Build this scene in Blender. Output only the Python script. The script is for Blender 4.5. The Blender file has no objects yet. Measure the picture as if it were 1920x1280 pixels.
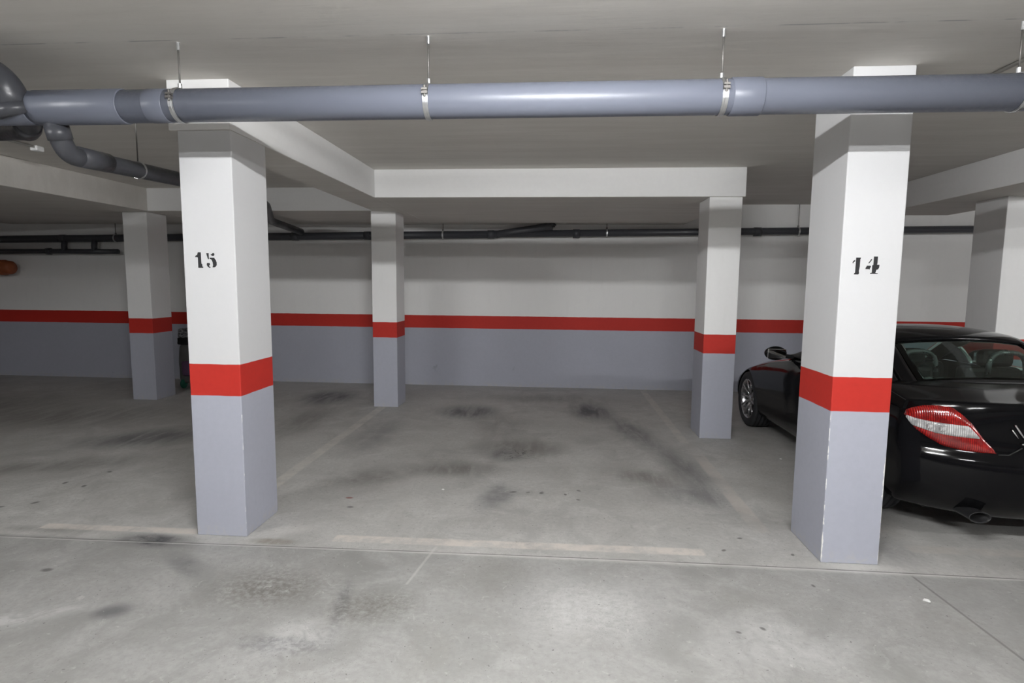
import bpy, bmesh, math, random
from mathutils import Vector, Matrix
random.seed(7)
S = bpy.context.scene
C = S.collection
PI = math.pi

# ------------------------------------------------------------------ camera, world, exposure
f_px, yaw, pitch, roll, EYE = 1062.98, 0.0772, 0.1030, 0.0087, 1.62
cy_, sy_, cp_, sp_, cr_, sr_ = math.cos(yaw), math.sin(yaw), math.cos(pitch), math.sin(pitch), math.cos(roll), math.sin(roll)
Fv = Vector((-sy_*cp_, cy_*cp_, -sp_)); Rv = Vector((cy_, sy_, 0)); Uv = Rv.cross(Fv)
R2 = Rv*cr_ + Uv*sr_; U2 = Uv*cr_ - Rv*sr_
cam = bpy.data.cameras.new('camera'); co = bpy.data.objects.new('camera', cam); C.objects.link(co)
cam.sensor_width = 36; cam.lens = 36*f_px/1920; cam.clip_start = 0.05; cam.clip_end = 100
M = Matrix((R2, U2, -Fv)).transposed().to_4x4(); M.translation = Vector((0, 0, EYE))
co.matrix_world = M; S.camera = co
w = bpy.data.worlds.new('world'); S.world = w; w.use_nodes = True
w.node_tree.nodes['Background'].inputs[0].default_value = (0.9, 0.95, 1, 1)
w.node_tree.nodes['Background'].inputs[1].default_value = 0.0
S.view_settings.view_transform = 'Standard'; S.view_settings.look = 'None'
S.view_settings.gamma = 1; S.view_settings.use_curve_mapping = False
S.view_settings.exposure = 0.0
S.cycles.max_bounces = 8; S.cycles.adaptive_threshold = 0.02
LAMP = 500.0

# ------------------------------------------------------------------ measured places
ZC, ZB = 2.795, 2.504            # ceiling, underside of beams and low slab
BAND0, BAND1 = 0.907, 1.105      # red band
YW = 8.7545                      # back wall
XL, XR, YF = -13.0, 10.0, -10.0

# ------------------------------------------------------------------ node helpers
class NG:
    def __init__(s, name):
        m = bpy.data.materials.new(name); m.use_nodes = True
        s.m = m; s.t = m.node_tree; s.b = s.t.nodes['Principled BSDF']; s.o = s.t.nodes['Material Output']
        s.tc = s.t.nodes.new('ShaderNodeTexCoord')
    def n(s, k, **kw):
        q = s.t.nodes.new(k)
        for a, v in kw.items(): setattr(q, a, v)
        return q
    def l(s, a, b): s.t.links.new(a, b)
    def put(s, v, sock):
        if isinstance(v, (int, float)): sock.default_value = v
        elif isinstance(v, tuple): sock.default_value = v if len(v) == 4 or sock.type == 'VECTOR' else (*v, 1)
        else: s.l(v, sock)
    def math(s, op, a, b=None, c=None, clamp=False):
        q = s.n('ShaderNodeMath', operation=op, use_clamp=clamp)
        s.put(a, q.inputs[0])
        if b is not None: s.put(b, q.inputs[1])
        if c is not None: s.put(c, q.inputs[2])
        return q.outputs[0]
    def ramp(s, v, a, b, lo=0.0, hi=1.0, smooth=True):
        q = s.n('ShaderNodeMapRange', interpolation_type='SMOOTHSTEP' if smooth else 'LINEAR')
        s.put(v, q.inputs[0]); s.put(float(a), q.inputs[1]); s.put(float(b), q.inputs[2]); s.put(float(lo), q.inputs[3]); s.put(float(hi), q.inputs[4])
        return q.outputs[0]
    def mix(s, f, a, b, mode='MIX'):
        q = s.n('ShaderNodeMix', data_type='RGBA', blend_type=mode)
        s.put(f, q.inputs[0]); s.put(a, q.inputs[6]); s.put(b, q.inputs[7])
        return q.outputs[2]
    def noise(s, scale, detail=4, rough=.55, vec=None, stretch=None, dist=0):
        q = s.n('ShaderNodeTexNoise'); q.inputs['Scale'].default_value = scale
        q.inputs['Detail'].default_value = detail; q.inputs['Roughness'].default_value = rough; q.inputs['Distortion'].default_value = dist
        v = vec or s.tc.outputs['Object']
        if stretch:
            mp = s.n('ShaderNodeMapping'); mp.inputs['Scale'].default_value = stretch; s.l(v, mp.inputs[0]); v = mp.outputs[0]
        s.l(v, q.inputs['Vector']); return q.outputs[0]
    def xyz(s, vec=None):
        q = s.n('ShaderNodeSeparateXYZ'); s.l(vec or s.tc.outputs['Object'], q.inputs[0]); return q.outputs
    def blob(s, cx, cy, rx, ry, ang=0, soft=.15, vec=None):
        mp = s.n('ShaderNodeMapping', vector_type='TEXTURE')
        mp.inputs['Location'].default_value = (cx, cy, 0); mp.inputs['Rotation'].default_value = (0, 0, ang)
        mp.inputs['Scale'].default_value = (rx, ry, 1)
        s.l(vec or s.tc.outputs['Object'], mp.inputs[0])
        q = s.n('ShaderNodeVectorMath', operation='LENGTH'); s.l(mp.outputs[0], q.inputs[0])
        return s.ramp(q.outputs['Value'], 1.0, soft, 0, 1)
    def rect(s, X, Y, x0, x1, y0, y1, e=.012):
        a = s.ramp(X, x0-e, x0+e); b = s.ramp(X, x1+e, x1-e); c = s.ramp(Y, y0-e, y0+e); d = s.ramp(Y, y1+e, y1-e)
        return s.math('MULTIPLY', s.math('MULTIPLY', a, b), s.math('MULTIPLY', c, d))
    def bump(s, h, strength=.2, dist=.01):
        q = s.n('ShaderNodeBump'); q.inputs['Strength'].default_value = strength; q.inputs['Distance'].default_value = dist
        s.l(h, q.inputs['Height']); s.l(q.outputs[0], s.b.inputs['Normal'])

def simple(name, col, rough=.5, metal=0, coat=0, trans=0, spec=.5, alpha=1, emis=None, nz=.06, nscale=14):
    g = NG(name); b = g.b
    if nz:
        nn = g.noise(nscale, 5)
        d = tuple(c*(1-nz) for c in col); u = tuple(min(1, c*(1+nz)) for c in col)
        g.l(g.mix(nn, d, u), b.inputs['Base Color'])
        g.l(g.ramp(nn, .2, .8, max(0, rough-.05), min(1, rough+.05)), b.inputs['Roughness'])
    else:
        b.inputs['Base Color'].default_value = (*col, 1); b.inputs['Roughness'].default_value = rough
    b.inputs['Metallic'].default_value = metal; b.inputs['Coat Weight'].default_value = coat; b.inputs['Coat Roughness'].default_value = .03
    b.inputs['Transmission Weight'].default_value = trans; b.inputs['Specular IOR Level'].default_value = spec
    if emis: b.inputs['Emission Color'].default_value = (*emis[0], 1); b.inputs['Emission Strength'].default_value = emis[1]
    return g.m

WHITE = (.87, .865, .86); GREY = (.42, .432, .50); RED = (.50, .029, .020)

def banded(name, chips=None, white=WHITE, dirt=True):
    g = NG(name); X, Y, Z = g.xyz()
    wob = g.noise(9, 2)
    zz = g.math('ADD', Z, g.math('MULTIPLY', g.math('SUBTRACT', wob, .5), .006))
    m1 = g.ramp(zz, BAND0-.0015, BAND0+.0015, smooth=False); m2 = g.ramp(zz, BAND1-.0015, BAND1+.0015, smooth=False)
    fine = g.noise(30, 3, .6); big = g.noise(1.6, 3, .6); streak = g.noise(5, 4, .6, stretch=(3, 3, .5))
    gcol = g.mix(fine, tuple(c*.95 for c in GREY), tuple(c*1.05 for c in GREY))
    gcol = g.mix(g.ramp(big, .35, .75, 0, .10), gcol, (.30, .30, .33))
    rcol = g.mix(fine, tuple(c*.93 for c in RED), tuple(c*1.08 for c in RED))
    wcol = g.mix(fine, tuple(c*.98 for c in white), tuple(min(1, c*1.015) for c in white))
    wcol = g.mix(g.ramp(streak, .5, .8, 0, .10), wcol, (.66, .65, .63))
    col = g.mix(m1, gcol, g.mix(m2, rcol, wcol))
    if dirt:   # scuffs near the floor
        lo = g.ramp(Z, .10, 0.0)
        col = g.mix(g.math('MULTIPLY', lo, g.ramp(g.noise(22, 5, .7), .45, .62, 0, .65)), col, (.46, .45, .44))
        scuff = g.math('MULTIPLY', g.ramp(g.noise(5, 3), .68, .76, 0, .35), g.ramp(Z, .7, .3))
        col = g.mix(scuff, col, (.20, .20, .22))
    if chips:  # bare plaster showing where the arris is knocked off
        for (ex, ey, r, z0, z1, thr) in chips:
            dx = g.math('ABSOLUTE', g.math('SUBTRACT', X, ex)); dy = g.math('ABSOLUTE', g.math('SUBTRACT', Y, ey))
            d = g.math('MAXIMUM', dx, dy)
            edge = g.ramp(g.math('ADD', d, g.math('MULTIPLY', g.noise(26, 4), r*1.2)), r*1.1, r*.9)
            zr = g.math('MULTIPLY', g.ramp(Z, z0, z0+.04), g.ramp(Z, z1, z1-.04))
            k = g.math('MULTIPLY', g.math('MULTIPLY', edge, zr), g.ramp(g.noise(11, 3), thr, thr+.04))
            col = g.mix(k, col, (.80, .80, .78))
    g.l(col, g.b.inputs['Base Color']); g.b.inputs['Roughness'].default_value = .62; g.b.inputs['Specular IOR Level'].default_value = .3
    g.bump(g.noise(24, 2, .6), .12, .004)
    return g.m

MT = {}
MT['pillar'] = banded('painted concrete in white red and grey')
MT['wall'] = banded('painted wall in white red and grey', white=(.88, .872, .86))

def white_paint():
    g = NG('white painted concrete'); f = g.noise(25, 6, .6); s = g.noise(3, 5, .6, stretch=(.4, .4, 3))
    c = g.mix(f, (.74, .735, .73), (.79, .785, .78)); c = g.mix(g.ramp(s, .45, .8, 0, .16), c, (.60, .59, .57))
    g.l(c, g.b.inputs['Base Color']); g.b.inputs['Roughness'].default_value = .7; g.bump(f, .15, .004); return g.m
MT['beam'] = white_paint()

def ceiling_mat():
    g = NG('grey formwork concrete ceiling'); X, Y, Z = g.xyz()
    s = g.noise(3.2, 6, .65, stretch=(.25, 2.2, 1)); b = g.noise(.8, 4, .6); f = g.noise(40, 5, .6, stretch=(.35, 1, 1))
    c = g.mix(g.ramp(s, .3, .7), (.655, .628, .585), (.735, .71, .67)); c = g.mix(g.ramp(b, .35, .7, 0, .5), c, (.64, .615, .575))
    c = g.mix(g.ramp(f, .55, .8, 0, .35), c, (.55, .538, .51))
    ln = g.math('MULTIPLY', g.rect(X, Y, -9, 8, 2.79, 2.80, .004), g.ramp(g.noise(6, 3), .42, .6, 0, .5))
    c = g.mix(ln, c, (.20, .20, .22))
    c = g.mix(g.math('MULTIPLY', g.blob(-.84, 2.79, .03, .02, 0, .2), g.ramp(g.noise(60, 3), .4, .5)), c, (.05, .07, .35))
    c = g.mix(g.math('MULTIPLY', g.blob(1.73, 2.84, .10, .015, 0, .2), .4), c, (.15, .16, .30))
    g.l(c, g.b.inputs['Base Color']); g.b.inputs['Roughness'].default_value = .85; g.bump(g.noise(9, 3, .65, stretch=(.25, 2.2, 1)), .2, .005)
    return g.m
MT['ceiling'] = ceiling_mat()

def floor_mat():
    g = NG('worn grey concrete floor'); X, Y, Z = g.xyz()
    big = g.noise(.7, 5, .6, dist=.6); mid = g.noise(3.0, 6, .65, dist=.8); fine = g.noise(34, 7, .7); sw = g.noise(7, 5, .6, dist=2.2)
    c = g.mix(g.ramp(mid, .3, .72), (.31, .306, .295), (.475, .47, .458))
    c = g.mix(g.ramp(big, .35, .68, 0, .6), c, (.445, .44, .425)); c = g.mix(g.ramp(g.noise(1.7, 6, .7, dist=1.2), .50, .72, 0, .45), c, (.33, .318, .295))
    c = g.mix(g.ramp(fine, .35, .75, 0, .5), c, (.30, .295, .283))
    c = g.mix(g.ramp(sw, .60, .72, 0, .30), c, (.53, .525, .51))
    st = g.noise(5, 4, .6, stretch=(1.6, .35, 1), dist=.5)
    bay = g.ramp(Y, 3.19, 3.22); c = g.mix(1.0, c, g.mix(bay, (.87, .87, .865), (1.17, 1.165, 1.155)), 'MULTIPLY')   # aisle side darkened, bay side lightened to offset the lamps' falloff
    def stain(cx, cy, rx, ry, a, k, col=(.065, .065, .075), soft=.1, brk=None):
        nonlocal c
        m = g.blob(cx, cy, rx, ry, a, soft)
        nn = g.ramp(brk if brk is not None else st, .28, .66, .42 if brk is None else .12, 1)
        c = g.mix(g.math('MULTIPLY', g.math('MULTIPLY', m, nn), k*.92), c, col)
    dk = (.065, .065, .075); br = (.13, .118, .105)
    soft2 = g.noise(2.6, 4, .6)
    # parking bay in the middle: tyre darkening, drips, old oil, a painted pillar shadow
    stain(-1.08, 6.95, .55, .55, .3, 1.0); stain(.46, 7.15, .40, .75, .12, 1.0); stain(.86, 6.2, .28, 1.0, .22, .75)
    stain(1.16, 5.0, .25, 1.0, .10, .65); stain(-.30, 5.45, .65, .50, 0, .8, br); stain(-.45, 5.2, .25, .30, 0, .7, brk=mid)
    stain(-.85, 4.75, .55, .30, .1, .75, br); stain(.75, 4.72, .45, .30, -.4, .8, br); stain(1.1, 4.3, .5, .35, -.5, .55)
    stain(-.42, 4.20, .22, .45, -.25, .75, brk=soft2); stain(-1.5, 4.5, .75, .28, .55, .7, br, brk=soft2); stain(-.1, 7.9, 1.6, .5, 0, .45, br)  # slanted brown patch paints the near left pillar's cast shadow band
    stain(-1.9, 5.8, .3, 1.2, .0, .35); stain(-.6, 6.3, .5, .9, .1, .45, br); stain(.1, 3.75, .9, .35, 0, .25, br)
    # left bay
    stain(-3.15, 7.6, .55, .7, .1, 1.0); stain(-2.9, 6.3, .35, 1.2, .05, .6, br); stain(-4.2, 5.4, .9, .5, .5, .8); stain(-5.6, 6.2, 1.6, .9, .3, .6, br)
    stain(-4.3, 4.5, 1.1, .30, .4, .55, br); stain(-7.2, 6.5, 1.8, 1.2, 0, .6, br)
    stain(-2.48, 3.21, .36, .13, -.05, 1.08, (.04, .04, .05), .25, brk=mid); stain(-2.1, 2.95, .35, .10, -.6, .6, dk, .2, brk=mid)
    stain(-2.15, 2.47, .13, .10, .3, .8, dk, .1, brk=soft2); stain(-1.05, 2.62, .06, .35, .2, .55, dk, .2, brk=fine)
    stain(-1.5, 2.75, .45, .28, 0, .85, br, .1, brk=fine); stain(-.9, 2.62, .35, .22, .3, .7, br, .1, brk=fine); stain(-1.2, 2.3, .3, .1, 0, .8, dk, .1, brk=fine); stain(-.28, 2.95, .30, .35, 0, .45, br, .1, brk=mid)
    stain(-1.75, 3.27, .22, .06, 0, .8, (.20, .165, .12), .3); stain(-3.3, 3.3, .5, .07, 0, .5, br); stain(2.1, 3.5, .3, .35, 0, .35); stain(3.0, 3.4, .8, .5, 0, .30, br)
    # lighter scraped patches near the camera
    pale = (.66, .655, .645)
    stain(.18, 2.72, .60, .45, 0, .62, pale, .1, brk=g.noise(24, 6, .9)); stain(-1.15, 2.35, .3, .25, .5, .5, pale, .1, brk=sw); stain(1.0, 2.5, .5, .3, .2, .3, pale, .1, brk=sw)
    stain(-2.35, 3.35, .28, .07, 0, .8, (.62, .60, .56), .2); stain(1.75, 3.28, .38, .07, 0, .7, (.60, .585, .55), .2); stain(-1.75, 3.42, .3, .1, .4, .5, (.60, .58, .55), .2)
    stain(-2.6, 2.35, .55, .10, .5, .55, pale, .2, brk=sw)
    # small drips
    for i, (dx, dy, r) in enumerate([(-2.818, 2.814, .035), (-3.93, 3.604, .03), (-3.756, 3.70, .03), (-3.889, 4.10, .028), (-3.685, 4.05, .03), (-3.75, 4.385, .03), (-1.46, 3.85, .028), (-.31, 4.263, .03), (-.195, 4.264, .022), (-.09, 4.263, .03), (.094, 4.25, .02), (.2, 4.34, .022), (.19, 4.15, .018), (1.2, 3.6, .02), (1.05, 3.42, .02), (1.45, 3.4, .018), (1.416, 3.043, .016), (1.002, 2.62, .018), (.878, 2.58, .015)]):
        c = g.mix(g.math('MULTIPLY', g.math('MULTIPLY', g.blob(dx, dy, r*1.25, r*.8, .5*i, .35), g.ramp(mid, .3, .5, .5, 1)), .75), c, (.09, .085, .08))
    c = g.mix(g.math('MULTIPLY', g.blob(-1.53, 4.02, .04, .022, 0, .4), .8), c, (.25, .06, .05))
    pit = g.noise(120, 3, .6); c = g.mix(g.math('MULTIPLY', g.ramp(pit, .58, .70, 0, .6), g.ramp(g.noise(1.1, 3), .48, .6)), c, (.20, .195, .185)); spk = g.noise(55, 2, .5); c = g.mix(g.ramp(spk, .68, .75, 0, .7), c, (.12, .115, .11)); c = g.mix(g.ramp(g.noise(13, 7, .75, dist=1.5), .56, .70, 0, .40), c, (.24, .232, .215)); c = g.mix(g.ramp(g.noise(19, 6, .7, dist=1), .60, .72, 0, .40), c, (.62, .61, .59))
    # cracks
    vor = g.n('ShaderNodeTexVoronoi', feature='DISTANCE_TO_EDGE'); vor.inputs['Scale'].default_value = 9
    dv = g.n('ShaderNodeVectorMath', operation='ADD'); g.l(g.tc.outputs['Object'], dv.inputs[0])
    nv = g.n('ShaderNodeTexNoise'); nv.inputs['Scale'].default_value = 6; g.l(g.tc.outputs['Object'], nv.inputs[0])
    sc = g.n('ShaderNodeVectorMath', operation='SCALE'); g.l(nv.outputs['Color'], sc.inputs[0]); sc.inputs['Scale'].default_value = .3
    g.l(sc.outputs[0], dv.inputs[1]); g.l(dv.outputs[0], vor.inputs['Vector'])
    cr = g.math('MULTIPLY', g.ramp(vor.outputs['Distance'], .05, .015), g.math('MULTIPLY', g.blob(-.36, 5.25, .24, .28, 0, .3), .8))
    c = g.mix(cr, c, (.06, .06, .06))
    # worn parking lines
    wear = g.ramp(g.noise(5, 6, .75), .36, .60, .25, 1); wear2 = g.ramp(g.noise(1.3, 3, .6), .38, .55, .15, 1)
    Yf = g.math('ADD', Y, g.math('MULTIPLY', X, -.012))
    ln = g.math('MAXIMUM', g.rect(X, Yf, -3.35, -2.28, 3.35, 3.425), g.rect(X, Yf, -1.38, .92, 3.325, 3.415))
    c = g.mix(g.math('MULTIPLY', g.math('MULTIPLY', ln, wear), .85), c, (.66, .605, .55))
    Xl = g.math('ADD', X, g.math('MULTIPLY', g.math('SUBTRACT', Y, 4), .006))
    l2 = g.rect(Xl, Y, -2.27, -2.165, 3.6, 7.15)
    c = g.mix(g.math('MULTIPLY', g.math('MULTIPLY', l2, wear), .85), c, (.60, .575, .53))
    l3 = g.rect(X, Y, 1.295, 1.385, 5.8, 8.7); l4 = g.rect(X, Y, 1.32, 1.43, 3.7, 5.8)
    c = g.mix(g.math('MULTIPLY', g.math('MULTIPLY', l3, wear), .75), c, (.60, .57, .525))
    c = g.mix(g.math('MULTIPLY', g.math('MULTIPLY', l4, wear2), .5), c, (.60, .55, .50))
    l5 = g.rect(X, Y, 2.2, 4.4, 3.5, 3.6); c = g.mix(g.math('MULTIPLY', g.math('MULTIPLY', l5, wear), .4), c, (.52, .48, .43))
    # construction joints
    Yj = g.math('SUBTRACT', g.math('SUBTRACT', Y, g.math('MULTIPLY', g.math('SINE', g.math('MULTIPLY', g.math('ADD', X, 2.0), .55)), .035)), 3.205)
    jd = g.ramp(g.math('ABSOLUTE', Yj), .008, .003); jl = g.ramp(g.math('ABSOLUTE', g.math('ADD', Yj, .010)), .010, .003)
    c = g.mix(g.math('MULTIPLY', jl, .55), c, (.62, .61, .59)); c = g.mix(g.math('MULTIPLY', jd, g.ramp(g.noise(4, 3), .3, .6, .3, .8)), c, (.12, .115, .11))
    Xj = g.math('SUBTRACT', X, g.math('ADD', 2.02, g.math('MULTIPLY', g.math('SUBTRACT', 3.2, Y), .06)))
    j2 = g.math('MULTIPLY', g.ramp(g.math('ABSOLUTE', Xj), .011, .003), g.ramp(Y, 3.22, 3.18))
    c = g.mix(g.math('MULTIPLY', j2, .6), c, (.12, .115, .11))
    right = g.math('MULTIPLY', g.ramp(Xj, 0, .02), g.ramp(Y, 3.22, 3.18)); c = g.mix(g.math('MULTIPLY', right, .22), c, (.26, .26, .255))
    j3 = g.rect(g.math('ADD', X, g.math('MULTIPLY', g.math('SUBTRACT', 3.2, Y), .15)), Y, -.735, -.72, 2.85, 3.3, .006)
    c = g.mix(g.math('MULTIPLY', j3, .4), c, (.6, .59, .56))
    g.l(c, g.b.inputs['Base Color'])
    g.l(g.ramp(mid, .3, .7, .52, .72), g.b.inputs['Roughness']); g.b.inputs['Specular IOR Level'].default_value = .4
    g.bump(g.noise(38, 3, .7), .16, .005)
    return g.m
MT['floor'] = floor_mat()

def pvc(name, col, rough=.36):
    g = NG(name); n = g.noise(2, 4, .5, stretch=(.3, 1, 1)); d = g.noise(38, 5, .7)
    c = g.mix(g.ramp(n, .3, .7), tuple(k*.93 for k in col), tuple(k*1.06 for k in col)); c = g.mix(g.ramp(d, .66, .80, 0, .06), c, tuple(min(1, k*1.3+.02) for k in col))
    g.l(c, g.b.inputs['Base Color']); g.l(g.ramp(d, .3, .7, rough-.05, rough+.1), g.b.inputs['Roughness']); return g.m
MT['pvc'] = pvc('blue grey plastic pipe', (.135, .146, .184))
MT['pvc_dark'] = pvc('dark grey plastic pipe', (.055, .057, .066), .35)
MT['orange'] = pvc('orange brown plastic pipe', (.30, .085, .03), .5)
MT['zinc'] = simple('zinc plated steel', (.72, .73, .74), .35, 1.0, nz=.12, nscale=60)
MT['rod'] = simple('dull threaded steel', (.20, .19, .18), .5, .7, nz=.1, nscale=80)
MT['number'] = simple('black stencil paint', (.014, .014, .016), .6, nz=.35, nscale=50)
MT['housing'] = simple('white enamel steel', (.8, .8, .8), .4)
MT['conduit'] = simple('pale grey conduit plastic', (.50, .49, .46), .5)

# ------------------------------------------------------------------ mesh helpers
def link(name, me, mat, parent=None, smooth=False):
    o = bpy.data.objects.new(name, me); C.objects.link(o)
    if mat: me.materials.append(mat)
    if smooth:
        for p in me.polygons: p.use_smooth = True
    if parent: o.parent = parent
    return o
def from_data(name, vs, fs, mat, parent=None, smooth=False, bevel=0, solid=0, sub=0, origin=None):
    me = bpy.data.meshes.new(name)
    if origin: vs = [(v[0]-origin[0], v[1]-origin[1], v[2]-origin[2]) for v in vs]
    me.from_pydata([tuple(v) for v in vs], [], fs); me.update()
    o = link(name, me, mat, parent, smooth)
    if origin: o.location = origin
    mods(o, bevel, solid, sub); return o
def mods(o, bevel=0, solid=0, sub=0):
    if solid: m = o.modifiers.new('solid', 'SOLIDIFY'); m.thickness = solid; m.offset = 0
    if bevel: m = o.modifiers.new('bevel', 'BEVEL'); m.width = bevel; m.segments = 2; m.limit_method = 'ANGLE'
    if sub: m = o.modifiers.new('sub', 'SUBSURF'); m.levels = sub; m.render_levels = sub
def bm_new(): return bmesh.new()
def bm_obj(name, bm, mat, parent=None, smooth=False, bevel=0, loc=None):
    me = bpy.data.meshes.new(name); bmesh.ops.recalc_face_normals(bm, faces=bm.faces[:]); bm.to_mesh(me); bm.free()
    o = link(name, me, mat, parent, smooth); mods(o, bevel)
    if loc: o.location = loc
    return o
def box(bm, x0, x1, y0, y1, z0, z1):
    v = [bm.verts.new((x, y, z)) for z in (z0, z1) for y in (y0, y1) for x in (x0, x1)]
    for f in ((0, 2, 3, 1), (4, 5, 7, 6), (0, 1, 5, 4), (2, 6, 7, 3), (0, 4, 6, 2), (1, 3, 7, 5)): bm.faces.new([v[i] for i in f])
def ring_pts(c, t, r, n, up=None):
    t = t.normalized(); a = Vector((0, 0, 1)) if abs(t.z) < .9 else Vector((1, 0, 0))
    u = t.cross(a).normalized() if up is None else up; v = u.cross(t).normalized()
    return [c + (u*math.cos(2*PI*k/n) + v*math.sin(2*PI*k/n))*r for k in range(n)], u
def tube(bm, path, r, n=24, cap=True):
    P = [Vector(p) for p in path]; rs = r if isinstance(r, (list, tuple)) else [r]*len(P)
    rings = []; u = None
    for i, p in enumerate(P):
        t = (P[min(i+1, len(P)-1)] - P[max(i-1, 0)]).normalized()
        if u is not None: u = (u - t*u.dot(t)).normalized()
        pts, u = ring_pts(p, t, rs[i], n, u); rings.append([bm.verts.new(q) for q in pts])
    for a, b in zip(rings, rings[1:]):
        for k in range(n): bm.faces.new((a[k], a[(k+1) % n], b[(k+1) % n], b[k]))
    if cap: bm.faces.new(rings[0][::-1]); bm.faces.new(rings[-1])
def bend(points, rad, seg=8):
    P = [Vector(p) for p in points]; out = [P[0]]
    for a, b, c in zip(P, P[1:], P[2:]):
        d1 = (a-b).normalized(); d2 = (c-b).normalized(); L = min(rad, (a-b).length*.49, (c-b).length*.49)
        p0 = b+d1*L; p1 = b+d2*L
        for k in range(seg+1):
            t = k/seg; out.append(p0*(1-t)**2 + b*2*t*(1-t) + p1*t*t)
    out.append(P[-1]); return out
def lathe(bm, prof, axis='X', n=48, c=(0, 0, 0)):
    rings = []
    for (a, r) in prof:
        ring = []
        for k in range(n):
            th = 2*PI*k/n; q = (r*math.cos(th), r*math.sin(th))
            ring.append(bm.verts.new((c[0]+a, c[1]+q[0], c[2]+q[1]) if axis == 'X' else ((c[0]+q[0], c[1]+a, c[2]+q[1]) if axis == 'Y' else (c[0]+q[0], c[1]+q[1], c[2]+a))))
        rings.append(ring)
    for a, b in zip(rings, rings[1:]):
        for k in range(n): bm.faces.new((a[k], a[(k+1) % n], b[(k+1) % n], b[k]))
    return rings
def tag(o, label, cat, group=None):
    o['label'] = label; o['category'] = cat
    if group: o['group'] = group
    return o
def thing(name, label, cat, loc=(0, 0, 0), group=None):
    o = bpy.data.objects.new(name, None); C.objects.link(o); o.location = loc; o.empty_display_size = .1
    return tag(o, label, cat, group)
def struct(name, bm, mat, **k):
    o = bm_obj(name, bm, mat, **k); o['kind'] = 'structure'; return o

# ------------------------------------------------------------------ room shell
def slab(name, x0, x1, y0, y1, z0, z1, mat):
    bm = bm_new(); box(bm, x0, x1, y0, y1, z0, z1); return struct(name, bm, mat)
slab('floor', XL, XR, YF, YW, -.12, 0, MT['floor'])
slab('ceiling', XL, XR, YF, YW, ZC, ZC+.15, MT['ceiling'])
slab('wall_back', XL-.2, XR+.2, YW, YW+.2, -.12, ZC+.15, MT['wall'])
slab('wall_front', XL-.2, XR+.2, YF-.2, YF, -.12, ZC+.15, MT['wall'])
slab('wall_left', XL-.2, XL, YF, YW, -.12, ZC+.15, MT['wall'])
slab('wall_right', XR, XR+.2, YF, YW, -.12, ZC+.15, MT['wall'])

# ------------------------------------------------------------------ beams and lowered slabs
def beam(x0, x1, y0, y1, label, cat='beam', raw=False):
    bm = bm_new(); box(bm, x0, x1, y0, y1, ZB, ZC)
    o = bm_obj('ceiling_beam', bm, MT['beam'], bevel=.006)
    me = o.data; me.materials.append(MT['ceiling'])
    for p in me.polygons:
        if raw or p.normal.z < -.9: p.material_index = 1
    return tag(o, label, cat)
beam(-2.32, -1.935, 3.3155, 7.08, 'white painted concrete beam running back from the top of the pillar numbered 15')
beam(-1.935, 1.885, 5.989, YW, 'broad white-faced dropped beam spanning the middle parking bay in front of the back wall')
beam(-5.30, -1.935, 7.086, YW, 'dropped beam seen behind the pillar numbered 15, over the left parking bay')
beam(-8.9, -5.30, 2.2, YW, 'wide dropped grey slab in the dark far-left corner, above the leftmost pillar', raw=True)
beam(3.93, 4.85, 1.6, 7.6, 'grey-white beam at the right edge running over the pillar behind the car roof')

# ------------------------------------------------------------------ pillars
def pillar(x0, x1, y0, y1, ztop, label, mat=None):
    cx, cyy = (x0+x1)/2, (y0+y1)/2; hx, hy = (x1-x0)/2, (y1-y0)/2
    bm = bm_new(); box(bm, -hx, hx, -hy, hy, 0, ztop)
    bmesh.ops.bisect_plane(bm, geom=bm.verts[:]+bm.edges[:]+bm.faces[:], plane_co=(0, 0, BAND0), plane_no=(0, 0, 1))
    bmesh.ops.bisect_plane(bm, geom=bm.verts[:]+bm.edges[:]+bm.faces[:], plane_co=(0, 0, BAND1), plane_no=(0, 0, 1))
    o = bm_obj('concrete_pillar', bm, mat or MT['pillar'], bevel=.005, loc=(cx, cyy, 0))
    return tag(o, label, 'pillar')
NW = (.67, .67, .68)  # same white paint, darkened on the near pillars to offset strong lamp light
m14 = banded('painted concrete with knocked corners', white=NW, chips=[(.161, -.217, .020, .38, .66, .30), (-.161, -.217, .012, .0, .30, .36), (-.161, -.217, .008, .3, .9, .50), (.161, -.217, .009, .0, .38, .46)])
m15 = banded('painted concrete with worn right arris', white=NW, chips=[(.165, -.202, .006, .0, .9, .50), (-.165, -.202, .006, .0, .5, .58)])
p15 = pillar(-2.2643, -1.9352, 3.3155, 3.7202, ZB, 'near left pillar with the black number 15 on its white front', m15)
p14 = pillar(1.5751, 1.8978, 3.3168, 3.7507, ZC, 'near right pillar with the black number 14, chipped at its lower corner beside the car', m14)
pillar(-2.3488, -2.03, 7.1077, 7.4857, ZB, 'slim unnumbered pillar just right of pillar 15, at the back corner where the two beams meet')
pillar(1.535, 1.8619, 6.0102, 6.419, ZB, 'unnumbered pillar left of the car front wheel, under the right end of the broad beam')
pillar(-5.7104, -5.375, 7.1629, 7.5492, ZB, 'leftmost pillar, unnumbered and half in shade at the dark left side')
pillar(4.3708, 4.71, 5.9944, 6.4284, ZB, 'rightmost pillar, standing beyond the black car and cut by the frame edge')

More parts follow.
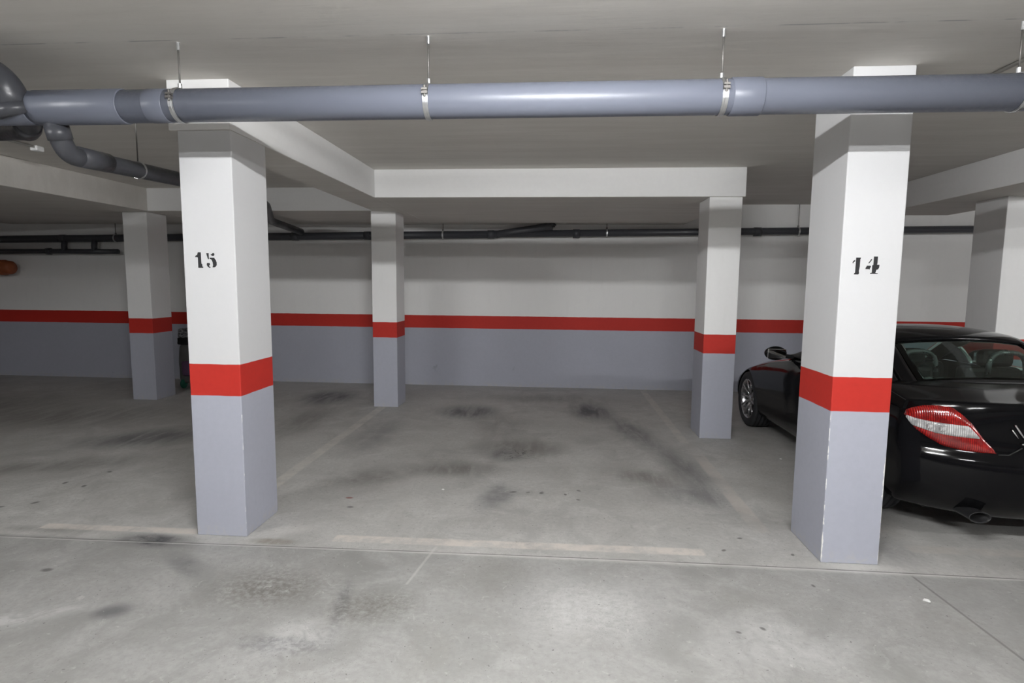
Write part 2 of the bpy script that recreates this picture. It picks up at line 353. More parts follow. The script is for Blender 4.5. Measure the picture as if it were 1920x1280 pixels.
# stencilled numbers
G15 = [[(570, 415), (675, 415), (680, 800), (710, 830), (710, 900), (745, 910), (735, 950), (565, 950), (565, 600), (545, 580), (480, 580), (465, 570), (500, 520), (545, 500)],
       [(870, 440), (955, 440), (955, 650), (925, 650), (885, 520)], [(1020, 490), (1075, 470), (1110, 425), (1155, 460), (1155, 510), (1110, 545), (1050, 520)],
       [(990, 600), (1150, 600), (1165, 640), (1200, 680), (1225, 760), (1225, 850), (1190, 900), (1150, 930), (1075, 935), (1080, 900), (1095, 860), (1085, 760), (1060, 690), (1030, 650), (985, 640)],
       [(880, 780), (975, 780), (985, 840), (950, 870), (960, 900), (1000, 920), (990, 950), (950, 945), (900, 900), (870, 850)]]
G14 = [[(460, 445), (620, 445), (600, 500), (595, 750), (575, 900), (590, 975), (560, 1010), (420, 1010), (430, 970), (455, 950)], [(350, 620), (370, 560), (430, 520), (435, 570), (385, 600), (370, 640)],
       [(1040, 405), (1170, 405), (1170, 600), (1160, 680), (1240, 680), (1235, 770), (1200, 840), (1150, 850), (1120, 960), (1210, 970), (1190, 985), (950, 985), (960, 960), (1005, 950), (1005, 700), (1040, 690)],
       [(830, 715), (950, 715), (965, 750), (930, 800), (935, 840), (880, 830), (790, 830), (790, 800)], [(870, 620), (890, 600), (960, 490), (985, 480), (975, 530), (920, 610), (880, 640)]]
def number(par, polys, ox, oy, X0, sx0, Z0, sz0, kx, kz):
    bm = bm_new()
    for poly in polys:
        pts = [(X0 + (ox+x/18.29-sx0)*kx, Z0 - (oy+y/18.29-sz0)*kz) for x, y in poly]
        a = [bm.verts.new((x, -.0012, z)) for x, z in pts]; b = [bm.verts.new((x, .001, z)) for x, z in pts]
        bm.faces.new(a); bm.faces.new(b[::-1])
        for i in range(len(a)): j = (i+1) % len(a); bm.faces.new((a[i], b[i], b[j], a[j]))
    o = bm_obj('painted_number', bm, MT['number'], par); o.location = (-par.location.x, (3.3155 if par is p15 else 3.3168)-par.location.y, 0); o['label'] = 'black stencilled number on the pillar'
number(p15, G15, 340, 450, -2.192, 365, 1.790, 472, .00326, .0032)
number(p14, G14, 1580, 460, 1.637, 1599, 1.777, 484, .00296, .0030)

# ------------------------------------------------------------------ ceiling lamps above the aisle (just out of the frame), plus one added fill lamp
def ceiling_light(x, y, power, label):
    L = 1.16
    t = thing('ceiling_light', label, 'lamp', (x, y, ZC))
    bm = bm_new(); box(bm, -L/2-.03, L/2+.03, -.045, .045, -.055, 0); bm_obj('lamp_housing', bm, MT['housing'], t, bevel=.006)
    for s in (-1, 1):
        bm = bm_new(); box(bm, s*(L/2+.012)-.012, s*(L/2+.012)+.012, -.018, .018, -.135, -.05); bm_obj('lamp_holder', bm, MT['housing'], t, bevel=.003)
    bm = bm_new(); tube(bm, [(-L/2, 0, -.112), (L/2, 0, -.112)], .016, 16)
    bm_obj('fluorescent_tube', bm, simple('lit fluorescent tube', (1, 1, 1), .3, emis=((.985, .995, 1.0), power), nz=0), t, smooth=True)
ceiling_light(-4.2, .75, LAMP*.66, 'dim bare-tube ceiling light over the aisle, left of pillar 15')
ceiling_light(.0, .75, LAMP*1.62, 'bright bare-tube ceiling light over the aisle between pillars 15 and 14')
ceiling_light(6.2, .75, LAMP*1.5, 'bare-tube ceiling light over the aisle, far right beyond the car')
ceiling_light(1.1, -1.2, LAMP*1.0, 'unseen bare-tube fill light added behind the viewpoint')  # fill lamp added behind the camera to lift overall brightness

# ------------------------------------------------------------------ main drain pipe
YP, ZP, RP = 2.8212, 2.4915, .0792
mp = thing('drain_pipe', 'large blue-grey drain pipe hung across the whole view in front of the pillars', 'pipe', (0, YP, ZP))
bm = bm_new(); tube(bm, [(-4.6, 0, 0), (4.3, 0, 0)], RP, 40); bm_obj('pipe_run', bm, MT['pvc'], mp, smooth=True)
def collar(x0, x1, r=RP+.0055, par=mp):
    bm = bm_new(); lathe(bm, [(x0, RP-.002), (x0, r-.002), (x0+.004, r), (x1-.004, r), (x1, r-.002), (x1, RP-.002)], 'X', 40); bm_obj('pipe_socket', bm, MT['pvc'], par, smooth=True)
collar(-2.672, -2.19); collar(.79, .93); collar(-3.5, -2.69, RP+.004); collar(-2.06, -1.955, RP+.002)
# upper branch coming in over the top at the left edge
el = bend([(-2.745, -.05, -.03), (-2.775, -.09, .115), (-2.88, -.62, .165), (-3.1, -1.9, .185)], .16, 10)
bm = bm_new(); tube(bm, el, RP+.003, 32); bm_obj('branch_elbow', bm, MT['pvc_dark'], mp, smooth=True)
bm = bm_new(); tube(bm, [(-2.742, -.045, -.050), (-2.752, -.058, .0)], RP+.010, 32); bm_obj('elbow_socket', bm, MT['pvc_dark'], mp, smooth=True)
# hangers: each a clamp band, screws and a threaded rod
def hanger(x, label):
    t = thing('pipe_hanger', label, 'pipe hanger', (x, YP, ZC), 'hangers of the large drain pipe')
    dz = ZP-ZC
    bm = bm_new(); lathe(bm, [(-.013, RP+.0015), (-.013, RP+.0045), (-.004, RP+.0045), (-.003, RP+.006), (.003, RP+.006), (.004, RP+.0045), (.013, RP+.0045), (.013, RP+.0015), (-.013, RP+.0015)], 'X', 40, (0, 0, dz)); bm_obj('clamp_band', bm, MT['zinc'], t, smooth=False, )
    for s in (-1, 1):
        bm = bm_new(); box(bm, -.014, .014, s*RP+(-.020 if s < 0 else -.002), s*RP+(.002 if s < 0 else .020), dz+.010, dz+.022)
        box(bm, -.014, .014, s*RP+(-.020 if s < 0 else -.002), s*RP+(.002 if s < 0 else .020), dz+.026, dz+.036)
        tube(bm, [(0, s*(RP+.011), dz-.002), (0, s*(RP+.011), dz+.050)], .005, 10); bm_obj('clamp_screw', bm, MT['rod'], t, bevel=.001)
    bm = bm_new(); tube(bm, [(0, 0, dz+RP), (0, 0, 0)], .0042, 10); bm_obj('threaded_rod', bm, MT['rod'], t, smooth=True)
    bm = bm_new(); tube(bm, [(0, 0, dz+RP+.002), (0, 0, dz+RP+.028)], .0095, 6); bm_obj('clamp_nut', bm, MT['zinc'], t)
    bm = bm_new(); tube(bm, [(0, 0, -.036), (0, 0, 0)], .0085, 10); bm_obj('ceiling_anchor', bm, MT['zinc'], t)
hanger(-1.90, 'zinc pipe hanger in front of the pillar numbered 15, leftmost of those in view')
hanger(-.635, 'zinc pipe hanger right of pillar 15, above the left part of the empty bay')
hanger(.752, 'zinc pipe hanger above the empty bay, left of pillar 14')
hanger(2.05, 'zinc pipe hanger at the right edge of the picture, right of pillar 14')

# dark branch dropping from the big pipe and running back to the wall
bp = thing('branch_drain_pipe', 'dark grey branch drain pipe dropping from the large pipe and running back behind pillar 15', 'pipe', (-2.61, 2.87, 2.35))
o0 = Vector((-2.61, 2.87, 2.35))
def rel(l): return [tuple(Vector(p)-o0) for p in l]
path = bend([(-2.605, 2.84, 2.43), (-2.605, 2.90, 2.275), (-2.73, 4.02, 2.345), (-3.14, 6.0, 2.43), (-3.86, 7.5, 2.425), (-3.90, 8.5, 2.365)], .13, 8)
bm = bm_new(); tube(bm, rel(path), .050, 28); bm_obj('pipe_run', bm, MT['pvc_dark'], bp, smooth=True)
bm = bm_new(); tube(bm, rel([(-2.605, 2.85, 2.41), (-2.605, 2.872, 2.345)]), .056, 28); bm_obj('pipe_socket', bm, MT['pvc_dark'], bp, smooth=True)
bm = bm_new(); tube(bm, rel([(-2.612, 2.985, 2.284), (-2.64, 3.22, 2.298)]), .0545, 28); bm_obj('pipe_socket', bm, MT['pvc_dark'], bp, smooth=True)
t = thing('pipe_hanger', 'thin rod hanger holding the dark branch pipe left of pillar 15', 'pipe hanger', (-2.66, 3.52, ZC))
bm = bm_new(); lathe(bm, [(-.01, .0515), (-.01, .0545), (.01, .0545), (.01, .0515), (-.01, .0515)], 'Y', 28, (-.018, 0, 2.315-ZC)); bm_obj('clamp_band', bm, MT['zinc'], t)
bm = bm_new(); tube(bm, [(-.018, 0, 2.315-ZC+.05), (-.018, 0, 0)], .004, 8); bm_obj('threaded_rod', bm, MT['rod'], t)

# second dark branch under the pipe at the left edge, glued to the big pipe
sb = Vector((-3.0, .179, -.030))
p2 = [p+sb for p in bend([(.19, -.16, .045), (.10, .02, -.02), (-.25, .22, .03), (-1.6, .55, .08)], .14, 8)]
bm = bm_new(); tube(bm, p2, .058, 28); so = bm_obj('side_branch', bm, MT['pvc_dark'], mp, smooth=True); so['label'] = 'dark grey branch'
bm = bm_new(); tube(bm, [p2[3], p2[9]], .064, 28); bm_obj('branch_socket', bm, MT['pvc_dark'], so, smooth=True)

# ------------------------------------------------------------------ pipes along the back wall
def zw(x): return 2.26 + (x+8.05)*.0118
wp = thing('wall_drain_pipe', 'long dark drain pipe running just under the ceiling along the back wall', 'pipe', (0, 8.62, 2.36))
bm = bm_new(); tube(bm, [(x, 0, zw(x)-2.36) for x in (-12.9, -8, -3.65, -.9)], .058, 24); bm_obj('pipe_run', bm, MT['pvc_dark'], wp, smooth=True)
bm = bm_new(); tube(bm, [(x, 0, zw(x)+.005-2.36) for x in (-.95, 3, 9.9)], .052, 24); bm_obj('pipe_run', bm, MT['pvc_dark'], wp, smooth=True)
for x in (-4.05, -1.0, .28, 2.9, -2.9, -7.9):
    bm = bm_new(); tube(bm, [(x-.05, 0, zw(x)-2.36), (x+.05, 0, zw(x)-2.36)], .064, 24); bm_obj('pipe_socket', bm, MT['pvc_dark'], wp, smooth=True)
# Y branch rising to the right
bm = bm_new(); tube(bm, bend([(-.95, 0, -.02), (-.55, -.01, .035), (-.16, -.04, .095), (-.08, -.05, .10)], .1), .056, 24); bm_obj('y_branch', bm, MT['pvc_dark'], wp, smooth=True)
bm = bm_new(); tube(bm, [(-.085, -.05, .09), (-.085, -.05, .145)], .050, 24); tube(bm, [(-.085, -.05, .11), (-.085, -.05, .128)], .066, 24); bm_obj('branch_cap', bm, MT['pvc_dark'], wp, smooth=False)
for i, (x, lb) in enumerate([(-1.73, 'small wall-pipe hanger right of the slim back pillar'), (.73, 'small bright wall-pipe hanger in the middle bay, right of the branch'), (3.47, 'thin rod hanger of the wall pipe seen left of pillar 14'), (-7.0, 'thin wall-pipe hanger beside the leftmost pillar')]):
    top = ZB if x < 1.9 else ZC
    t = thing('wall_pipe_hanger', lb, 'pipe hanger', (x, 8.62, top), 'hangers of the wall pipe'); dz = zw(x)-top
    bm = bm_new(); lathe(bm, [(-.011, .0585), (-.011, .063), (.011, .063), (.011, .0585), (-.011, .0585)], 'X', 28, (0, 0, dz)); bm_obj('clamp_band', bm, MT['zinc'], t)
    bm = bm_new(); tube(bm, [(0, 0, dz+.06), (0, 0, 0)], .006, 8); tube(bm, [(0, 0, dz+.062), (0, 0, dz+.085)], .013, 6); bm_obj('threaded_rod', bm, MT['rod'], t)
lp = thing('lower_drain_pipe', 'short lower dark pipe joined by two stubs to the wall pipe at far left', 'pipe', (-7.4, 8.60, 2.06))
bm = bm_new(); tube(bm, [(.42, 0, 0), (.44, 0, 0), (-.55, 0, 0), (-5.4, 0, -.03)][1:], .040, 20); bm_obj('pipe_run', bm, MT['pvc_dark'], lp, smooth=True)
for x in (-.47, .04):
    bm = bm_new(); tube(bm, [(x, 0, 0), (x, 0, .09), (x+.01, .01, .20)], .042, 20); bm_obj('pipe_stub', bm, MT['pvc_dark'], lp, smooth=True)
bm = bm_new(); tube(bm, [(-.78, 0, 0), (-.70, 0, 0)], .052, 20); bm_obj('pipe_socket', bm, MT['pvc_dark'], lp, smooth=True)
# orange stub
op = thing('orange_pipe', 'stub of orange-brown pipe against the back wall at the left edge', 'pipe', (-8.79, 8.55, 1.795))
bm = bm_new(); lathe(bm, [(-3.5, .0), (-3.5, .112), (-.03, .112), (.03, .104), (.055, .08), (.06, .0)], 'X', 32); bm_obj('pipe_run', bm, MT['orange'], op, smooth=True)
bm = bm_new(); lathe(bm, [(-.22, .112), (-.22, .122), (-.07, .122), (-.07, .112)], 'X', 32); bm_obj('pipe_socket', bm, MT['orange'], op, smooth=True)

# conduits on the ceiling
cd = thing('ceiling_conduit', 'thin pale ceiling conduit at far left, ending in a small white box', 'conduit', (-4.66, 4.2, ZC))
bm = bm_new(); tube(bm, [(-.05, -2.2, -.014), (.03, .62, -.014)], .010, 10); bm_obj('conduit_run', bm, MT['conduit'], cd, smooth=True)
bm = bm_new(); box(bm, -.015, .055, .62, .70, -.045, 0); bm_obj('junction_box', bm, MT['housing'], cd, bevel=.01)
bm = bm_new(); tube(bm, [(2.385, 0.2, ZC-.012), (2.375, 3.62, ZC-.012)], .011, 10)
tag(bm_obj('surface_conduit', bm, MT['conduit'], smooth=True), 'thin pale ceiling conduit at top right, above the large pipe', 'conduit')

# ------------------------------------------------------------------ bundle by the wall behind pillar 15
MT['bag_grey'] = simple('grey fabric', (.17, .175, .17), .9, nz=.35, nscale=9)
MT['bag_black'] = simple('black webbing', (.012, .012, .014), .8)
MT['green'] = simple('green plastic', (.02, .16, .11), .5); MT['purple'] = simple('purple cloth', (.16, .09, .17), .9)
g = NG('grey fabric with pale print'); ck = g.noise(26, 4, .8, stretch=(1, 1, 2.4)); g.l(g.mix(g.ramp(ck, .47, .53), (.05, .05, .055), (.42, .43, .46)), g.b.inputs['Base Color']); g.b.inputs['Roughness'].default_value = .9; MT['print'] = g.m
bg = thing('shopping_trolley', 'narrow grey bag trolley with patterned top and black strap, standing behind pillar 15', 'bag', (-5.43, 8.12, 0))
def soft_box(name, x0, x1, y0, y1, z0, z1, mat, k=.02):
    bm = bm_new(); box(bm, x0, x1, y0, y1, z0, z1); bmesh.ops.subdivide_edges(bm, edges=bm.edges[:], cuts=3, use_grid_fill=True)
    for v in bm.verts: v.co += Vector((random.uniform(-k, k), random.uniform(-k, k), random.uniform(-k, k)))*.6
    o = bm_obj(name, bm, mat, bg, smooth=True); mods(o, 0, 0, 2); return o
soft_box('bag_body', -.20, .22, -.12, .16, .08, .68, MT['bag_grey'], .03)
soft_box('strap_band', -.21, .23, -.14, .17, .66, .77, MT['bag_black'], .01)
soft_box('bag_flap', -.20, .22, -.13, .16, .76, .90, MT['print'], .015)
soft_box('side_pocket', -.12, .18, -.17, -.10, .20, .42, MT['purple'], .015)
for s in (-.14, .14):
    bm = bm_new(); lathe(bm, [(-.02, .0), (-.02, .06), (-.012, .07), (.012, .07), (.02, .06), (.02, .0)], 'X', 20, (s, -.10, .07)); bm_obj('trolley_wheel', bm, MT['green'], bg, smooth=True)

# little scraps on the floor
MT['scrap'] = simple('white plaster crumb', (.85, .85, .83), .8)
for (x, y, r, lb) in [(1.935, 2.94, .017, 'white plaster flake on the floor in front of pillar 14'), (-.861, 4.253, .012, 'white crumb on the floor of the empty bay'), (2.12, 5.35, .010, 'tiny white crumb on the floor beside the car sill')]:
    bm = bm_new(); bmesh.ops.create_icosphere(bm, subdivisions=2, radius=r)
    for v in bm.verts: v.co *= random.uniform(.75, 1.2); v.co.z *= .35
    zmin = min(v.co.z for v in bm.verts)
    for v in bm.verts: v.co.z -= zmin
    tag(bm_obj('plaster_flake', bm, MT['scrap'], smooth=False, loc=(x, y, 0)), lb, 'debris')

# ------------------------------------------------------------------ black two-seat car with its hard roof up
def interp(t, ks):
    if t <= ks[0][0]: return ks[0][1]
    for (a, va), (b, vb) in zip(ks, ks[1:]):
        if t <= b: return va + (vb-va)*(t-a)/(b-a)
    return ks[-1][1]
YRr = [(.20, -.70), (.28, -.775), (.36, -.82), (.52, -.83), (.58, -.815), (.62, -.785), (.70, -.775), (.80, -.775), (.88, -.775), (.925, -.765), (.95, -.73)]
YFr = [(.20, 3.05), (.30, 3.17), (.45, 3.20), (.55, 3.18), (.66, 3.08), (.72, 2.98), (.95, 2.9)]
TOPp = [(-.76, .930), (-.5, .955), (-.2, .975), (.2, .965), (1.7, .945), (1.95, .915), (2.4, .85), (2.8, .765), (3.0, .70), (3.2, .60)]
WYp = [(-.83, .815), (-.4, .845), (0, .87), (.4, .868), (1.2, .845), (2.0, .86), (2.4, .872), (2.8, .84), (3.2, .76)]
WZp = [(.18, .90), (.27, .97), (.40, .99), (.55, 1.0), (.68, 1.0), (.78, .985), (.86, .955), (.93, .90), (1.0, .84)]
WB = 2.37
def rear_pt(f, z, off=0.0):
    def P(f, z):
        y = interp(z, YRr) + .30*abs(f)**3.2
        return Vector((f*interp(y, WYp)*interp(z, WZp), y, z))
    p = P(f, z)
    if off:
        n = (P(f+.01, z)-P(f-.01, z)).cross(P(f, z+.01)-P(f, z-.01)).normalized()
        if n.y > 0: n = -n
        p += n*off
    return p
MT['paint'] = simple('black car paint', (.004, .004, .0047), .09, coat=0, spec=.20, nz=.1)
MT['trim_black'] = simple('matt black plastic', (.012, .012, .013), .5)
MT['rubber'] = simple('tyre rubber', (.022, .023, .026), .75, nz=.2, nscale=30)
MT['alloy'] = simple('silver alloy wheel', (.45, .45, .46), .28, .9, nz=.05)
MT['chrome'] = simple('chrome', (.85, .85, .86), .07, 1.0, nz=0)
MT['cloth'] = simple('dark leather', (.02, .02, .021), .5, nz=.2)
MT['mirror'] = simple('mirror glass', (.9, .9, .9), .02, 1.0, nz=0)
MT['plate'] = simple('white plate', (.7, .7, .7), .4)
def glass(name, col):
    g = NG(name); b = g.b; n = g.noise(3, 2); g.l(g.mix(n, tuple(c*.98 for c in col), col), b.inputs['Base Color'])
    b.inputs['Roughness'].default_value = .01; b.inputs['Transmission Weight'].default_value = 1.0; b.inputs['IOR'].default_value = 1.45; return g.m
MT['glass'] = glass('green tinted car glass', (.62, .78, .73))
def lens(name, c0, c1, rough=.12):
    g = NG(name); wv = g.n('ShaderNodeTexWave'); wv.inputs['Scale'].default_value = 34; g.l(g.tc.outputs['Object'], wv.inputs['Vector'])
    k = g.noise(20, 4, .6); g.l(g.mix(g.math('MULTIPLY', g.ramp(k, .35, .65), wv.outputs['Fac']), c0, c1), g.b.inputs['Base Color'])
    g.b.inputs['Roughness'].default_value = rough; g.b.inputs['Coat Weight'].default_value = 1; g.b.inputs['Coat Roughness'].default_value = .03; g.bump(wv.outputs['Fac'], .3, .003); return g.m
MT['red_lens'] = lens('red lamp lens', (.16, .003, .003), (.50, .014, .010)); MT['clear_lens'] = lens('clear lamp lens', (.30, .30, .30), (.86, .85, .84), .2)

car = thing('car', 'black two-seat sports coupe parked nose to the wall, right of pillar 14', 'car', (3.06, 4.27, 0))
def car_body():
    FX = [-1, -.97, -.9, -.8, -.66, -.5, -.33, -.16, 0, .16, .33, .5, .66, .8, .9, .97, 1]
    ZL = [.20, .235, .28, .33, .40, .47, .55, .585, .61, .64, .70, .77, .84, .89, .915, .93]
    FZ = [(z-.20)/.73 for z in ZL]
    FY = [0, .012, .03, .06, .1] + [.1+.85*k/34 for k in range(1, 34)] + [.95, .975, .99, 1]
    def pt(f, fy, fz):
        y0 = -.83 + 4.03*fy
        zb = .20 - .03*min(1, max(0, 1-abs(y0-1.2)/1.6)); zt = interp(y0, TOPp)
        if fy == 0: zt = .93
        z = zb + fz*(zt-zb)
        if fz > .97: z -= .035*abs(f)**4
        zr = min(z, .93) if y0 < 0 else z
        a = interp(zr, YRr) + .30*abs(f)**3.2*max(0, 1-fy*2.2); b = interp(z, YFr) - .45*abs(f)**3
        y = a*(1-fy) + b*fy
        wz = interp(z/zt*.93 if zt < .93 else z, WZp)
        return Vector((f*interp(y, WYp)*wz, y, z))
    bm = bm_new(); cache = {}
    nx, ny, nz = len(FX)-1, len(FY)-1, len(FZ)-1
    def V(i, j, k):
        if (i, j, k) not in cache: cache[(i, j, k)] = bm.verts.new(pt(FX[i], FY[j], FZ[k]))
        return cache[(i, j, k)]
    def q(*a): bm.faces.new([V(*p) for p in a])
    for i in range(nx):
        for j in range(ny):
            q((i, j, nz), (i+1, j, nz), (i+1, j+1, nz), (i, j+1, nz)); q((i, j, 0), (i, j+1, 0), (i+1, j+1, 0), (i+1, j, 0))
        for k in range(nz):
            q((i, 0, k), (i+1, 0, k), (i+1, 0, k+1), (i, 0, k+1)); q((i, ny, k), (i, ny, k+1), (i+1, ny, k+1), (i+1, ny, k))
    for j in range(ny):
        for k in range(nz):
            q((0, j, k), (0, j, k+1), (0, j+1, k+1), (0, j+1, k)); q((nx, j, k), (nx, j+1, k), (nx, j+1, k+1), (nx, j, k+1))
    bmesh.ops.recalc_face_normals(bm, faces=bm.faces[:])
    me = bpy.data.meshes.new('body'); bm.to_mesh(me); bm.free()
    o = link('body', me, MT['paint'], car, True)
    m = o.modifiers.new('s', 'SUBSURF'); m.levels = 1; m.render_levels = 1
    cut = bm_new()
    for y in (0, WB):
        for s in (-1, 1):
            r = lathe(cut, [(s*.50, .338), (s*1.1, .338)], 'X', 48, (0, y, .315)); cut.faces.new(r[0]); cut.faces.new(r[1])
    box(cut, -.60, .60, .0, 1.60, .42, 1.2)
    box(cut, -.27, .27, -.95, -.80, .42, .56)
    bmesh.ops.recalc_face_normals(cut, faces=cut.faces[:])
    cm = bpy.data.meshes.new('cut'); cut.to_mesh(cm); cut.free(); cob = bpy.data.objects.new('cut', cm); C.objects.link(cob); cob.location = car.location
    b = o.modifiers.new('b', 'BOOLEAN'); b.object = cob; b.operation = 'DIFFERENCE'; b.solver = 'EXACT'
    bpy.context.view_layer.update()
    nm = bpy.data.meshes.new_from_object(o.evaluated_get(bpy.context.evaluated_depsgraph_get()))
    o.modifiers.clear(); o.data = nm; nm.name = 'body'
    bpy.data.objects.remove(cob); bpy.data.meshes.remove(cm)
    for p in nm.polygons: p.use_smooth = True
    try: nm.set_sharp_from_angle(angle=math.radians(38))
    except Exception: pass
    return o
body = car_body()

# wheels
def wheel(x, y, s):
    bm = bm_new(); w = .112
    prof = [(-w*.82, .215), (-w, .245), (-w, .285), (-w*.86, .308)]
    for g0 in (-.062, -.022, .022, .062): prof += [(g0-.006, .315), (g0-.005, .306), (g0+.005, .306), (g0+.006, .315)]
    prof += [(w*.86, .308), (w, .285), (w, .245), (w*.82, .215)]
    lathe(bm, prof, 'X', 64, (0, 0, 0)); t = bm_obj('wheel', bm, MT['rubber'], car, smooth=True); t.location = (x, y, .315)
    bm = bm_new(); lathe(bm, [(s*.092, .222), (s*.100, .228), (s*.102, .218), (s*.085, .205), (-s*.09, .20), (-s*.09, .222), (s*.092, .222)], 'X', 64)
    for k in range(10):
        a = 2*PI*k/10 + .1
        for da in (0,):
            c0 = Vector((s*.055, math.cos(a)*.045, math.sin(a)*.045)); c1 = Vector((s*.088, math.cos(a)*.212, math.sin(a)*.212))
            tube(bm, [c0, (c0+c1)/2+Vector((s*.010, 0, 0)), c1], [.017, .013, .015], 8)
    r = lathe(bm, [(s*.02, .065), (s*.066, .060), (s*.074, .035)], 'X', 32); bm.faces.new(r[-1])
    bm_obj('rim', bm, MT['alloy'], t, smooth=True)
    bm = bm_new(); r = lathe(bm, [(-s*.05, .15), (-s*.02, .15)], 'X', 32); bm.faces.new(r[0]); bm.faces.new(r[1]); bm_obj('brake_disc', bm, MT['rod'], t)
for y in (0, WB):
    for s in (-1, 1): wheel(s*.742, y, s)

# canopy
CV = [(-.22, .965, .62), (-.05, 1.055, .595), (.12, 1.15, .565), (.28, 1.225, .54), (.42, 1.262, .53), (.60, 1.283, .525), (.80, 1.288, .53), (.98, 1.272, .545), (1.10, 1.243, .56), (1.30, 1.15, .60), (1.50, 1.05, .64), (1.72, .945, .68)]
def cv(i): # smooth sample
    i = max(0, min(len(CV)-1.0001, i)); a = int(i); t = i-a; P = [CV[max(0, min(len(CV)-1, a+k))] for k in (-1, 0, 1, 2)]
    return tuple(.5*((2*P[1][n]) + (-P[0][n]+P[2][n])*t + (2*P[0][n]-5*P[1][n]+4*P[2][n]-P[3][n])*t*t + (-P[0][n]+3*P[1][n]-3*P[2][n]+P[3][n])*t**3) for n in range(3))
def can(u, i):
    y, z, h = cv(i); e = abs(u)**2.4
    yy = y + (.07*e if i < 3 else (-.13*e if i > 8 else 0)*1.0)
    if 3 <= i < 4.5: yy = y + .07*e*(4.5-i)/1.5
    if 6.5 < i <= 8: yy = y - .13*e*(i-6.5)/1.5
    return Vector((u*h, yy, z-.05*e))
def patch(name, u0, u1, i0, i1, nu, ni, mat, par=car, th=.012, rnd=False, fn=can):
    vs = []; fs = []
    for a in range(ni+1):
        for b in range(nu+1): vs.append(fn(u0+(u1-u0)*b/nu, i0+(i1-i0)*a/ni))
    for a in range(ni):
        for b in range(nu): k = a*(nu+1)+b; fs.append((k, k+1, k+nu+2, k+nu+1))
    return from_data(name, vs, fs, mat, par, smooth=True, solid=th)
patch('roof_panel', -1, 1, 2.9, 8.0, 20, 20, MT['paint'], th=.03)
patch('rear_window', -.86, .86, .25, 2.9, 16, 12, MT['glass'], th=.005)
patch('windshield', -.88, .88, 8.0, 10.8, 16, 12, MT['glass'], th=.005)
for s in (-1, 1):
    patch('rear_pillar', s*.86, s*1.0, -.0, 2.95, 3, 12, MT['paint'], th=.03); patch('windshield_pillar', s*.88, s*1.0, 7.95, 11, 3, 12, MT['paint'], th=.03)
patch('window_surround', -1, 1, 0, .26, 16, 2, MT['trim_black'], th=.02)
def side(s):
    def fn(u, i):
        e = can(s*1.0, i); b = Vector((s*.735, e.y, .925)); m = min(1, max(0, (i-0)/1)); return e*(1-u)+b*u + Vector((s*.018*math.sin(PI*u), 0, 0))
    return fn
for s in (-1, 1):
    patch('quarter_panel', 0, 1, 0.0, 3.6, 6, 14, MT['paint'], th=.02, fn=side(s))
    patch('side_window', 0, 1, 3.6, 9.2, 6, 18, MT['glass'], th=.005, fn=side(s))
    patch('window_corner', 0, 1, 9.2, 11, 6, 6, MT['trim_black'], th=.02, fn=side(s))

# interior
def cpart(name, mat, f, smooth=False, bevel=0, par=car, loc=None, sub=0):
    bm = bm_new(); f(bm); o = bm_obj(name, bm, mat, par, smooth=smooth, bevel=bevel, loc=loc)
    if sub: mods(o, 0, 0, sub)
    return o
cpart('cabin_floor', MT['trim_black'], lambda b: box(b, -.595, .595, .005, 1.595, .42, .44))
cpart('dashboard', MT['trim_black'], lambda b: box(b, -.595, .595, 1.28, 1.59, .62, .93), bevel=.06)
for x in (-.32, .32):
    def seat(b, x=x):
        box(b, x-.24, x+.24, .42, .95, .44, .60)
        for z0, z1, y0, wd in ((.58, .80, .40, .23), (.80, 1.0, .34, .21)): box(b, x-wd, x+wd, y0, y0+.13, z0, z1)
    st = cpart('seat', MT['cloth'], seat, bevel=.035)
    cpart('headrest', MT['cloth'], lambda b, x=x: box(b, x-.12, x+.12, .30, .40, 1.0, 1.14), bevel=.04, par=st)
    hp = bend([(x-.14, .22, .92), (x-.12, .22, 1.13), (x+.12, .22, 1.13), (x+.14, .22, .92)], .10, 8)
    cpart('roll_hoop', MT['alloy'], lambda b, hp=hp: tube(b, hp, .018, 12), smooth=True)
cpart('parcel_shelf', MT['cloth'], lambda b: box(b, -.58, .58, -.005, .30, .80, .90), bevel=.02)
sw = [(-.33+.18*math.cos(2*PI*k/32), 1.17+.06*math.sin(2*PI*k/32), .86+.17*math.sin(2*PI*k/32)) for k in range(33)]
cpart('steering_wheel', MT['trim_black'], lambda b: (tube(b, sw, .015, 10, cap=False), tube(b, [(-.33, 1.17, .86), (-.33, 1.32, .80)], .05, 12), tube(b, [(-.50, 1.17, .86), (-.16, 1.17, .86)], .014, 8)), smooth=True)
cpart('rear_view_mirror', MT['trim_black'], lambda b: (box(b, -.11, .11, 1.08, 1.10, 1.13, 1.19),), bevel=.01)

# door mirrors, handles, sills
for s in (-1, 1):
    def hs(b, s=s):
        bmesh.ops.create_uvsphere(b, u_segments=20, v_segments=12, radius=1)
        for v in b.verts: v.co = Vector((s*.935+v.co.x*.105, 1.36+v.co.y*.075*(1 if v.co.y > 0 else .35), .965+v.co.z*.068))
    mh = cpart('door_mirror', MT['paint'], hs, smooth=True)
    cpart('mirror_glass', MT['mirror'], lambda b, s=s: (box(b, s*.935-.085, s*.935+.085, 1.325, 1.331, .917, 1.010),), bevel=.02, par=mh)
    cpart('mirror_arm', MT['trim_black'], lambda b, s=s: tube(b, [(s*.76, 1.40, .925), (s*.87, 1.38, .94)], .022, 10), par=mh)
    cpart('door_handle', MT['paint'], lambda b, s=s: tube(b, bend([(s*.855, .55, .77), (s*.885, .60, .77), (s*.885, .70, .77), (s*.855, .75, .77)], .03, 5), .012, 10), smooth=True)

